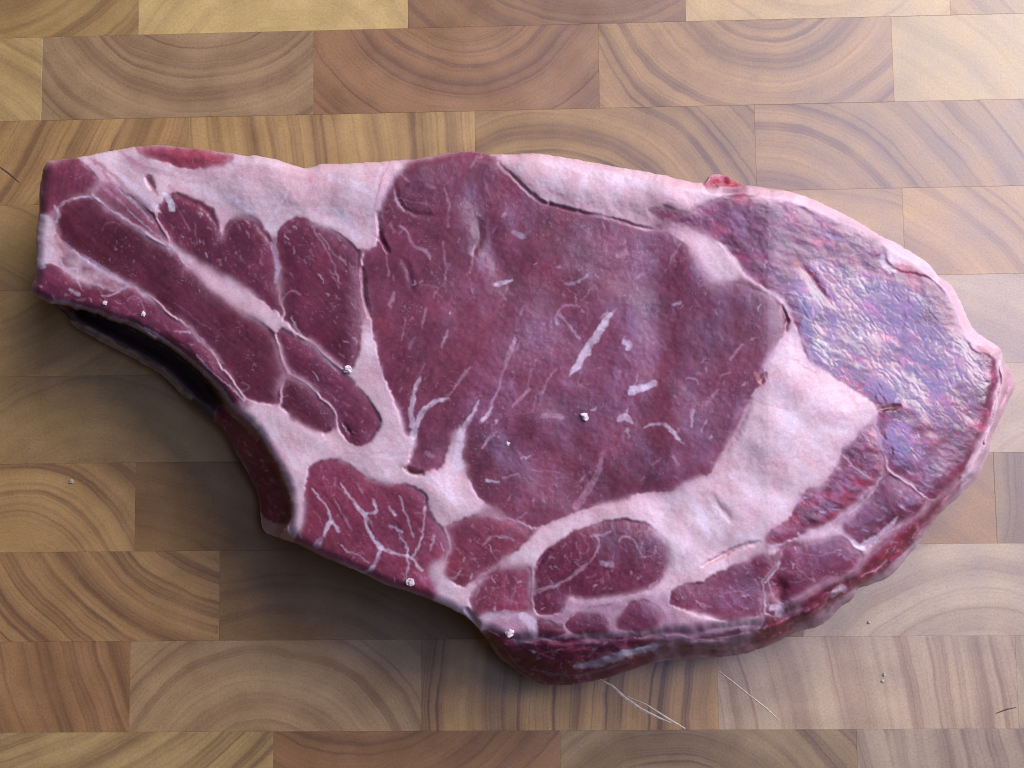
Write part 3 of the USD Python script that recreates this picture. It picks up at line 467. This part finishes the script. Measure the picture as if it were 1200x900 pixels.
 ([(364,206),(366,222)], [12,10], (0.62,0.22,0.27), .55), ([(320,208),(340,212),(360,214)], [6,14,8], (0.60,0.33,0.32), .5), ([(171,204),(177,214),(184,228)], [4,6,4], (0.33,0.07,0.09), .8), ([(176,208),(182,220)], 2.4, (0.12,0.05,0.07), .8), ([(193,228),(198,236),(202,244)], [6,8,6], (0.74,0.66,0.68), .95), ([(200,218),(206,230)], [4,7], (0.35,0.10,0.12), .6),
 ([(98,190),(115,200),(128,212),(138,222)], [6,8,8,5], (0.50,0.22,0.30), .6), ([(122,200),(132,218)],[3,5],(0.3,0.06,0.1),.6), ([(150,185),(160,195),(172,200)],[5,8,4],(0.48,0.2,0.27),.5), ([(270,240),(300,238),(320,246),(345,258)], 2, GRY, .5), ([(390,230),(375,250)],1.5,PNK,.4),
 ([(886,438),(890,448),(893,456)], [5,7,4], (0.45,0.16,0.12), .7), ([(930,420),(947,432),(960,437)], [2,3,2], (0.42,0.15,0.17), .7), ([(998,464),(1005,476)], [4,6], (0.62,0.28,0.22), .7), ([(934,535),(947,537),(950,545)], [3,7,4], (0.62,0.24,0.18), .7), ([(895,536),(915,537),(935,535)], 1.4, GRY, .7), ([(826,578),(845,597),(860,612)], [5,6,2], (0.42,0.26,0.24), .6), ([(850,552),(853,560)],4,(0.5,0.28,0.22),.5),
 ([(822,662),(845,650),(870,637),(892,632)], 1.6, GRY, .7), ([(925,602),(930,590),(945,583)],1.5,GRY,.5),
 ([(1020,472),(1032,478),(1055,476)], [3,5,3], (0.45,0.27,0.24), .9), ([(470,546),(482,553),(497,554)], [3,5,3], (0.20,0.10,0.07), .8), ([(500,530),(507,535)],[4,6],PNK,.6), ([(402,530),(425,533),(450,530)],2,(0.42,0.18,0.22),.5),
 ([(338,500),(343,515)],3,(0.55,0.27,0.3),.5), ([(320,205),(310,200)],6,PNK,.3),
 ([(1050,312),(1065,318),(1080,322)], [6,12,6], (0.36,0.05,0.06), .8), ([(1147,408),(1160,414),(1172,412)], [5,10,4], (0.45,0.13,0.11), .7), ([(930,303),(940,313),(950,324)], [4,8,5], (0.36,0.07,0.05), .8), ([(950,324),(960,338),(976,358)], [5,4,2], (0.30,0.05,0.06), .8), ([(1120,560),(1130,548)],[6,8],(0.36,0.05,0.07),.5), ([(1062,500),(1085,508),(1110,515)],[5,8,5],(0.25,0.04,0.06),.6), ([(965,283),(985,292),(1000,294)],[2,5,2],(0.28,0.05,0.05),.6),
 ([(842,758),(860,752),(873,757)], [10,14,8], (0.45,0.22,0.26), .6), ([(862,765),(880,762)], 8, (0.36,0.05,0.09), .6), ([(860,752),(864,768)],[4,6],WHT,.5), ([(700,765),(760,766),(830,760),(880,748)],[2,4,8,6],(0.26,0.15,0.15),.5),
]
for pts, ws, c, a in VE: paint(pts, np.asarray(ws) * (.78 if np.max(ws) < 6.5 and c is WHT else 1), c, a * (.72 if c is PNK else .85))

# small flecks of marbling, running with the grain of each muscle
for q in range(46):
    x, y = rng.uniform(60, 1150), rng.uniform(180, 740)
    if lab[int(y - V0), int(x - U0)] >= 0 or not S[int(y - V0), int(x - U0)]: continue
    t = math.radians(rng.choice([0, 150, 120]) + rng.normal() * 25); pts = [(x, y)]
    for _ in range(rng.integers(3, 7)):
        t += rng.normal() * .35; x += math.cos(t) * 11; y += math.sin(t) * 11; pts.append((x, y))
    s_, m_ = stroke(pts, [.6] + [rng.uniform(1.2, 3)] * (len(pts) - 2) + [.6]); m_ = (m_ * fatness[s_] * rng.uniform(.25, .6))[..., None]
    col[s_] = col[s_] * (1 - m_) + np.array([(0.38, 0.15, 0.19), (0.42, 0.30, 0.34), (0.66, 0.56, 0.58)][rng.integers(0, 3)]) * m_
def vein(x, y, t, w, n, k):
    pts = [(x, y)]
    for i in range(n):
        t += rng.normal() * .38; x += math.cos(t) * 6.5; y += math.sin(t) * 6.5
        if not (0 <= int(y - V0) < H and 0 <= int(x - U0) < W) or lab[int(y - V0), int(x - U0)] != k: break
        pts.append((x, y))
        if rng.random() < .3 and w > .9: vein(x, y, t + rng.choice([-1, 1]) * rng.uniform(.5, 1.0), w * .7, max(2, n // 2), k)
    if len(pts) > 2: paint(pts, np.linspace(w, .5, len(pts)), (0.40, 0.20, 0.25), rng.uniform(.25, .55), smooth=2)
for k, n in ((0, 9), (1, 6), (8, 3), (9, 4), (15, 3), (4, 3), (5, 3)):
    ys, xs = np.where(ndimage.binary_erosion(lab == k, iterations=3))
    for q in rng.integers(0, len(ys), n): vein(xs[q] + U0, ys[q] + V0, math.radians(ANG[k] + rng.choice([0, 180])) + rng.normal() * .5, rng.uniform(.9, 2.0), rng.integers(3, 9), k)
GRAIN = {0: (90, 118, 34), 1: (130, 52, 22), 2: (45, 40, 25), 3: (25, 40, 20), 4: (25, 35, 20), 5: (40, 35, 20), 8: (22, 60, 40), 9: (40, 100, 60), 10: (20, 90, 40), 15: (40, 60, 20), 19: (26, 45, 15), 20: (45, 50, 20), 21: (30, 55, 20), 7: (40, 140, 15), 14: (40, 165, 20), 16: (60, 55, 15), 24: (40, 35, 30)}
for k, (n, ang, spread) in GRAIN.items():
    ys, xs = np.where(ndimage.binary_erosion(lab == k, iterations=4))
    if not len(ys): continue
    for q in rng.integers(0, len(ys), n):
        x, y, t = xs[q] + U0, ys[q] + V0, math.radians(ang + rng.normal() * spread)
        L, w = rng.uniform(.8, 6) * rng.uniform(.4, 1.2), rng.uniform(.9, 2.6)
        dx, dy = math.cos(t) * L, math.sin(t) * L
        paint([(x - dx, y - dy), (x + rng.normal(), y + rng.normal()), (x + dx, y + dy)], [.6, w, .5], PNK if rng.random() < .75 else WHT, rng.uniform(.2, .65), warp=1.2)
# grain of the fibres, a fine mottling of the lean
sp = noise(np.stack([uu / 2.3, vv / 2.3, uu * 0], -1), 71)
col *= (1 + inm * (0.26 * (sp - .5) + 0.22 * NZ(4.5, 2, 73)))[..., None]
spk = np.clip((noise(np.stack([uu / 1.9, vv / 1.9, uu * 0 + 3], -1), 77) - .80) / .15, 0, 1) * sstep(NZ(30, 2, 79), -.1, .2) * inm * .36  # pale specks painted in for wet glints and fat granules
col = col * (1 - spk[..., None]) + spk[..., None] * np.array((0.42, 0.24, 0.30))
col = np.clip(col, 0.012, 0.85)

# ---- height in millimetres
def line_field(pts, width, warp=0.6, smooth=2):
    """gaussian bump of given half width along a polyline"""
    pts = chaikin(np.asarray(pts, float), smooth, False)
    x, y = uu + (wu - uu) * warp, vv + (wv - vv) * warp
    pad = width * 3
    j0, j1 = int(max(0, pts[:, 0].min() - pad - U0)), int(min(W, pts[:, 0].max() + pad - U0 + 1))
    i0, i1 = int(max(0, pts[:, 1].min() - pad - V0)), int(min(H, pts[:, 1].max() + pad - V0 + 1))
    x, y = x[i0:i1, j0:j1], y[i0:i1, j0:j1]
    best, env = np.full(x.shape, 1e9), np.zeros(x.shape)
    cum = np.r_[0, np.cumsum(np.hypot(*np.diff(pts, axis=0).T))]; cum /= cum[-1]
    for q, (a, b) in enumerate(zip(pts[:-1], pts[1:])):
        d = b - a; s = np.clip(((x - a[0]) * d[0] + (y - a[1]) * d[1]) / (d @ d + 1e-9), 0, 1)
        dd = np.hypot(x - a[0] - s * d[0], y - a[1] - s * d[1])
        env = np.where(dd < best, np.clip(np.sin(math.pi * (cum[q] + s * (cum[q + 1] - cum[q]))), 0, 1) ** .6, env)
        best = np.minimum(best, dd)
    out = np.zeros((H, W)); out[i0:i1, j0:j1] = np.exp(-(best / width) ** 2) * (env if width < 6 else 1.0)
    return out
z = 32.0 + 5.0 * NZ(260, 2, 81) + 1.6 * NZ(90, 3, 83)
z -= 7.0 * np.clip((uu - 900) / 290, 0, 1) + 2.0 * sstep(uu, 300, 60)
z += ndimage.gaussian_filter(rel, 1.3)
z += fatness * (1.5 * NZ(46, 2, 85) + 0.25 * NZ(18, 3, 186) + 0.12 * NZ(6, 2, 86)) + 0.3 * fatness
z += inm * (0.6 * NZ(70, 2, 87) + 0.20 * NZ(14, 2, 89) + 0.07 * NZ(4, 2, 91))
# fat pads stand a little proud
for pts, wd, a in [([(620,200),(700,222),(790,232)], 26, 2.0), ([(300,215),(380,225),(440,225)], 30, 1.6), ([(900,520),(960,490),(930,450)], 40, 1.6), ([(850,600),(800,640)], 30, 1.0), ([(430,540),(520,590)], 22, .8),
                   ([(812,290),(805,360),(800,430),(785,500)], 24, 0.45), ([(650,300),(700,330),(740,400)], 34, 0.9), ([(560,240),(580,300)], 18, -0.8), ([(772,285),(776,400),(752,515)], 26, -0.45), ([(600,520),(660,560)], 26, -.7),
                   ([(1100,560),(1060,600)], 16, .8), ([(610,380),(560,430)], 30, .8), ([(700,650),(740,650)], 34, 1.2)]:
    z += a * line_field(pts, wd)
# clefts and seams that are cut in
for pts, wd, a in [([(443,248),(443,266),(448,282),(456,298)], 1.8, 1.8), ([(424,312),(427,335),(430,355),(434,374)], 2.0, 2.4), ([(582,188),(592,200),(607,213),(622,227),(640,239),(675,247),(707,254)], 1.8, .7), ([(707,254),(737,262),(765,269)], 1.6, .7),
                   ([(1028,479),(1040,479),(1056,476)], 2.0, 1.2), ([(930,305),(945,319),(958,337),(974,357)], 5, .5), ([(626,672),(634,657),(648,644)], 2.2, .9), ([(205,229),(225,236),(248,250),(256,270)], 3, .35), ([(298,262),(312,274),(320,292)], 3, .3),
                   ([(880,462),(872,487),(862,512),(846,530),(838,548)], 5.0, .6), ([(898,436),(890,450)], 3.0, .8), ([(915,357),(924,374),(920,390)], 2, 1.0), ([(830,577),(845,597),(862,613)], 4, .4), ([(822,664),(845,652),(870,639),(892,634)], 2.0, 1.2),
                   ([(172,205),(180,222)], 3, 2.0), ([(473,548),(485,554),(497,555)], 2.2, 2.0), ([(590,757),(600,748),(612,752)], 4, 2.5), ([(545,712),(552,722),(562,735)], 3, 1.6), ([(915,690),(912,705),(916,720)], 10, 1.6), ([(1112,582),(1118,570),(1126,558)], 2.4, 1.4),
                   ([(402,493),(412,512)],2,.5), ([(443,497),(436,512),(420,522)],3,.2),
                   ([(460,205),(466,235),(480,250),(505,254),(530,250)], 3, .4), ([(472,300),(480,320),(484,345)], 3.5, .35), ([(560,255),(563,280),(553,300)],5,.6), ([(388,505),(378,508)],2,1.0)]:
    z -= a * line_field(pts, wd)
# crinkled skin of the cap: creases running down to the right
ca, sa = math.cos(math.radians(50)), math.sin(math.radians(50))
al, ac = uu * ca + vv * sa, -uu * sa + vv * ca
wob = 5 * NZ(30, 2, 92)
cr = fbm(np.stack([al / 26, (ac + wob) / 8.0, uu * 0], -1), 3, 93) - .5
cr2 = fbm(np.stack([(al + .5 * ac) / 15, (ac - .3 * al + wob) / 10, uu * 0 + 5], -1), 3, 95) - .5
crease = -np.maximum(0, .055 - np.abs(cr)) - .8 * np.maximum(0, .05 - np.abs(cr2))
capm = ndimage.gaussian_filter(((lab == 1) | (lab == 2)).astype(float), 2) * sstep(uu + 0.25 * vv, 930, 1040)
sidew = 1 - .75 * ndimage.gaussian_filter((S & ~Fc).astype(float), 2)
film = ndimage.gaussian_filter(inside([(926,312),(960,303),(1000,318),(1040,325),(1095,352),(1124,395),(1160,432),(1158,480),(1130,505),(1090,490),(1060,480),(1000,456),(962,432),(944,405),(932,370)], 2.5).astype(float), 4)
film = np.clip(film * (0.8 + 1.6 * NZ(22, 3, 107)) + 0.8 * ndimage.gaussian_filter(inside([(1030,500),(1062,495),(1085,515),(1078,545),(1050,548),(1035,530)], 2).astype(float), 3), 0, 1)
capa = ndimage.gaussian_filter(((lab == 1) | (lab == 2)).astype(float), 2)
z += capa * (1 - .85 * film) * 0.30 * (fbm(np.stack([(uu * .94 + vv * .34) / 16, (-uu * .34 + vv * .94) / 8, uu * 0], -1), 3, 64) - .5)
z += capa * (1.1 * crease * np.clip(film + .35, 0, 1) + 0.5 * NZ(60, 2, 96))
# rounded rim of the face
r = 13.0
t = np.clip(1 - ndimage.gaussian_filter(dF, 1.5) / r, 0, 1)
edge_drop = 2.6 * t ** 2.2
zf = z - edge_drop
# the side of the steak where it shows: falls away from the face to the outline
lowz = 9.0 + 5.0 * sstep(uu, 900, 1050) + 3.0 * sstep(uu, 1000, 1180)
idx = ndimage.distance_transform_edt(~Fc, return_distances=False, return_indices=True)
_o = (~Fc).astype(float); z_face = ndimage.gaussian_filter(zf[idx[0], idx[1]] * _o, 5) / np.maximum(ndimage.gaussian_filter(_o, 5), 1e-3)
prof = np.sin(np.clip(tt, 0, 1) * math.pi / 2) ** 0.8
zs = lowz + (z_face - lowz) * prof + (2.0 * NZ(14, 3, 97) + 1.6 * NZ(28, 2, 98) + 4.5 * (layer - .5)) * (1 - np.abs(2 * tt - 1)) ** .6
z = np.where(Fc, zf, zs)
# bone side: under the face's rim a hollow, then the lower lip of the rib
bz = inside([(55,352),(75,357),(100,364),(130,373),(160,386),(190,401),(212,416),(230,431),(250,451),(265,471),(280,489),(300,505),(322,545),(334,572),(343,595),(337,612),(322,640),(290,600),(240,505),(190,460),(80,395)], 0.5) & S & ~Fc
lip = 4.0 + 8.0 * np.exp(-((dS - 9) / 8.0) ** 2) - 2.2 * np.clip(1 - dS / 6.0, 0, 1)
fade = sstep(uu, 232, 285)
z = np.where(bz, lip * (1 - fade) + (6 + 17 * np.clip(dS / 34, 0, 1) ** .7 + 1.5 * NZ(10, 2, 99)) * fade, z)
tag = inside([(826,221),(826,198),(840,196),(860,202),(874,216),(866,219),(845,217)], .3) & S & ~Fc
z = np.where(tag, 21 + 1.5 * NZ(8, 2, 101), z)
# settle: smooth a touch so that no single sample spikes
z = 0.35 * z + 0.65 * ndimage.gaussian_filter(z, 0.8)
z = np.maximum(z, 2.0) / 1000.0

wet = sidew * np.clip(0.12 + 0.24 * inm + 0.10 * capm + 0.85 * film + 0.25 * NZ(16, 2, 103), 0.05, 1.0)
rgh = (1 - sidew) * .2 + np.clip(0.50 - 0.04 * inm - 0.04 * capm - 0.14 * film + 0.20 * NZ(20, 3, 105), 0.24, 0.7)

# ---- mesh of the whole upper surface, then one piece per part
xyz = at(np.c_[uu.ravel(), vv.ravel()], z.ravel())
Si = S.copy()
cell = Si[:-1, :-1] & Si[1:, :-1] & Si[:-1, 1:] & Si[1:, 1:]
l_, nlab = ndimage.label(cell); big = np.argmax(np.bincount(l_.ravel())[1:]) + 1
cell = l_ == big
ci, cj = np.where(cell)
a = ci * W + cj
quad = np.c_[a, a + W, a + W + 1, a + 1]
# boundary loop
ed = np.vstack([quad[:, [0, 1]], quad[:, [1, 2]], quad[:, [2, 3]], quad[:, [3, 0]]])
key = ed[:, 0].astype(np.int64) * (H * W) + ed[:, 1]
rkey = ed[:, 1].astype(np.int64) * (H * W) + ed[:, 0]
be = ed[~np.isin(key, rkey)]
nxt = {}
for p_, q_ in be: nxt.setdefault(int(p_), []).append(int(q_))
start = int(be[np.argmin(be[:, 0]), 0]); loop, c_ = [start], nxt[start][0]
while c_ != start and len(loop) < 40000:
    loop.append(c_); c_ = nxt[c_][-1]
loop = np.array(loop)
# put the rim on a smooth outline
uvb = np.c_[uu.ravel()[loop], vv.ravel()[loop]].astype(float)
uvs = uvb.copy()
for _ in range(4): uvs = (np.roll(uvs, 1, 0) + 2 * uvs + np.roll(uvs, -1, 0)) / 4
xyz[loop] = at(uvs, z.ravel()[loop])
tri = np.vstack([quad[:, [0, 1, 2]], quad[:, [0, 2, 3]]])
fn = np.cross(xyz[tri[:, 1]] - xyz[tri[:, 0]], xyz[tri[:, 2]] - xyz[tri[:, 0]])
nrm = np.zeros_like(xyz)
for k in range(3):
    for q in range(3):
        nrm[:, q] += np.bincount(tri[:, k], fn[:, q], len(nrm))
nrm /= np.maximum(np.linalg.norm(nrm, axis=1, keepdims=True), 1e-12)
gln = np.clip((1 - film) * (.15 + .75 * inm) * (.5 + 1.6 * NZ(28, 2, 111)), 0.02, .9).ravel()
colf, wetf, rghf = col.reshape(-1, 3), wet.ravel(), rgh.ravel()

steak = thing('rib_steak', 'thick raw bone-in rib steak of dark red lean and pinkish fat on the board', 'steak')
LBL = {'eye_muscle': 'large dark purplish red round of lean in the middle', 'cap_muscle': 'wet wrinkled lean along the right end', 'rib_muscle': None, 'lower_muscle': None, 'edge_muscle': None, 'bone_meat': None}
def piece(name, m, label=None):
    sel = np.zeros((H, W), bool); sel[ci, cj] = m[ci, cj]
    comp, nc = ndimage.label(sel)
    if not nc: return
    size = np.bincount(comp.ravel()); size[0] = 0
    main = int(np.argmax(size))
    for c in np.argsort(-size)[:nc]:
        if c != main and size[c] < 250: continue
        cm = comp == c
        if c == main: cm = cm | (sel & (size[comp] < 250))
        patch(name, quad[cm[ci, cj]], label if c == main else None)
def patch(name, q, label):
    used, inv = np.unique(q.ravel(), return_inverse=True)
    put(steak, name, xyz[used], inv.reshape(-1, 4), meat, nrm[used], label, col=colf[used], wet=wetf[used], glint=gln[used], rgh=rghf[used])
full = np.zeros((H, W), bool); full[ci, cj] = True
def small(m, least=260):
    comp, nc = ndimage.label(m & full)
    size = np.bincount(comp.ravel()); size[0] = 10 ** 9
    return (size[comp] < least) & m & full
for k in range(len(MUS)):
    lab[small(lab == k, 120)] = -1
zones = [('outer_fat', (uu < 481) & (vv < 330) & (uu > 40) & ~((uu < 320) & (vv > 262)), 'white fat along the top left edge'),
         ('outer_fat', (uu >= 481) & (uu < 850) & (vv < 335), 'smooth pink fat strip along the top edge'),
         ('fat_pad', (uu > 785) & (uu < 1035) & (vv > 375) & (vv < 690), 'broad pinkish white fat pad right of the eye'),
         ('outer_fat', (uu >= 850) & (dS < 40), 'thin pale fat rim round the right end'),
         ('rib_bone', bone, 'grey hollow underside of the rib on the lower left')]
rest, cut = lab < 0, []
for nm, m, lb in zones:
    m = rest & m; m &= ~small(m)
    cut.append((nm, m, lb)); rest = rest & ~m
stray = small(rest)
lab[stray] = np.where(who[stray] >= 0, who[stray], 0)
rest &= ~stray
done = set()
for k, (nm, c, poly) in enumerate(MUS):
    piece(nm, lab == k, LBL[nm] if nm not in done and nm in ('eye_muscle', 'cap_muscle') else None); done.add(nm)
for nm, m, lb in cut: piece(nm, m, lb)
piece('fat_seam', rest)

# ---- side wall down to the board, and the underside
ring = xyz[loop]
n = len(ring)
tg = np.roll(ring, -3, 0)[:, :2] - np.roll(ring, 3, 0)[:, :2]
for _ in range(6): tg = (np.roll(tg, 2, 0) + tg + np.roll(tg, -2, 0)) / 3
tg /= np.linalg.norm(tg, axis=1, keepdims=True)
poly = shapely.Polygon(ring[:, :2])
out = np.c_[tg[:, 1], -tg[:, 0]] * (1 if poly.exterior.is_ccw else -1)
zr = ring[:, 2]
lev = [(1.0, 0), (0.93, .25), (0.82, .5), (0.66, .6), (0.5, .5), (0.34, .2), (0.2, -.5), (0.08, -1.4), (0.004, -2.6)]
sv, sc, sw = [], [], []
s_ = np.arange(n)
bcol = ndimage.uniform_filter1d(colf[loop], 15, axis=0, mode='wrap')
for li, (hz, o) in enumerate(lev):
    wv_ = 1.0 * (noise(np.stack([ring[:, 0] * 160, ring[:, 1] * 160, zr * 0 + li * .5], -1), 121) - .5)
    off = (o + (wv_ if li else 0)) * np.clip(zr / 0.028, .15, 1) / 1000
    sv.append(np.c_[ring[:, :2] + out * off[:, None], zr * hz])
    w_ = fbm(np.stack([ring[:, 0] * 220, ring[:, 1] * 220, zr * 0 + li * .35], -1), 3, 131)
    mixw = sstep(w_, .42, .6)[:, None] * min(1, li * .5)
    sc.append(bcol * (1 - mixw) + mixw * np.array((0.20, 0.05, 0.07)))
sv, sc = np.vstack(sv), np.vstack(sc)
sf = []
i_ = np.arange(n); j_ = (i_ + 1) % n
for li in range(len(lev) - 1):
    sf.append(np.c_[li * n + i_, (li + 1) * n + i_, (li + 1) * n + j_, li * n + j_])
sf = np.vstack(sf)
if not poly.exterior.is_ccw: sf = sf[:, ::-1]
tri = np.vstack([sf[:, [0, 1, 2]], sf[:, [0, 2, 3]]])
fn = np.cross(sv[tri[:, 1]] - sv[tri[:, 0]], sv[tri[:, 2]] - sv[tri[:, 0]])
sn = np.zeros_like(sv)
for k in range(3):
    for q in range(3): sn[:, q] += np.bincount(tri[:, k], fn[:, q], len(sn))
sn /= np.maximum(np.linalg.norm(sn, axis=1, keepdims=True), 1e-12)
if (sn[4 * n:5 * n, :2] * out).sum() < 0: sf, sn = sf[:, ::-1], -sn
put(steak, 'side_wall', sv, sf, meat, sn, None, col=sc, wet=np.full(len(sv), .35), glint=np.full(len(sv), .3), rgh=np.full(len(sv), .4))
low = sv[-n:][::6]
bp = shapely.Polygon(low[:, :2]).buffer(0)
bp = max(getattr(bp, 'geoms', [bp]), key=lambda g: g.area)
bv, bf = trimesh.creation.triangulate_polygon(bp, engine='earcut')
put(steak, 'underside', np.c_[bv, np.full(len(bv), .00015)], np.asarray(bf)[:, ::-1], meat, None, None, col=np.tile((0.3, .1, .13), (len(bv), 1)), wet=np.full(len(bv), .3), glint=np.full(len(bv), .1), rgh=np.full(len(bv), .5))

# ---- bits of bone left by the saw, and crumbs on the wood
def blob(name, label, cat, uv, r_px, mat, seed, group=None, onmeat=True, flat=.7):
    g = np.random.default_rng(seed)
    m = trimesh.creation.icosphere(2, 1.0)
    v = m.vertices * (1 + 1.1 * (noise(m.vertices * 1.7 + seed, seed) - .5)[:, None]) * (1, g.uniform(.7, 1), flat)
    an = g.uniform(0, 6.28); v[:, :2] = v[:, :2] @ np.array([[math.cos(an), -math.sin(an)], [math.sin(an), math.cos(an)]])
    r = r_px * (0.00023 if onmeat else 0.000255)
    zz = z[int(uv[1] - V0), int(uv[0] - U0)] if onmeat else 0.0
    c = at(uv, zz)[0]
    t = thing(name, label, cat, group, c)
    put(t, 'chip' if onmeat else 'grain', v * r + (0, 0, r * flat * (.35 if onmeat else .8)), m.faces, mat)
for q, (uv, r, lb) in enumerate([((685, 488), 4.6, 'round white bone chip on the dark eye of the steak'),
                                 ((408, 433), 4.4, 'white bone chip beside the fat stripe left of the eye'),
                                 ((481, 683), 4.6, 'white bone chip near the lower left edge below the veined lean'),
                                 ((597, 742), 4.8, 'bright bone chip at the bottom corner beside the dark trimmed side'),
                                 ((168, 368), 3.2, 'tiny pale bone chip on the bone side at the left end'),
                                 ((123, 355), 2.8, 'tiny bone chip nearest the left tip of the steak'),
                                 ((595, 520), 2.2, 'tiny white bone chip low on the eye, left of the round chip')]):
    blob('bone_chip', lb, 'bone chip', uv, r, chipm, 40 + q, group='bone chips left on the steak')
for q, (uv, r, lb) in enumerate([((1018, 729), 1.8, 'tiny pale crumb on the board just below the right end of the steak'), ((1036, 790), 1.9, 'tiny pale crumb, upper of two on the board at lower right'),
                                 ((1034, 798), 1.7, 'tiny pale crumb, lower of two on the board at lower right'), ((84, 564), 2.6, 'flat pale crumb on the dark board block at the left')]):
    blob('crumb', lb, 'crumb', uv, r, scratch_pale, 60 + q, group='crumbs on the board', onmeat=False, flat=.5)
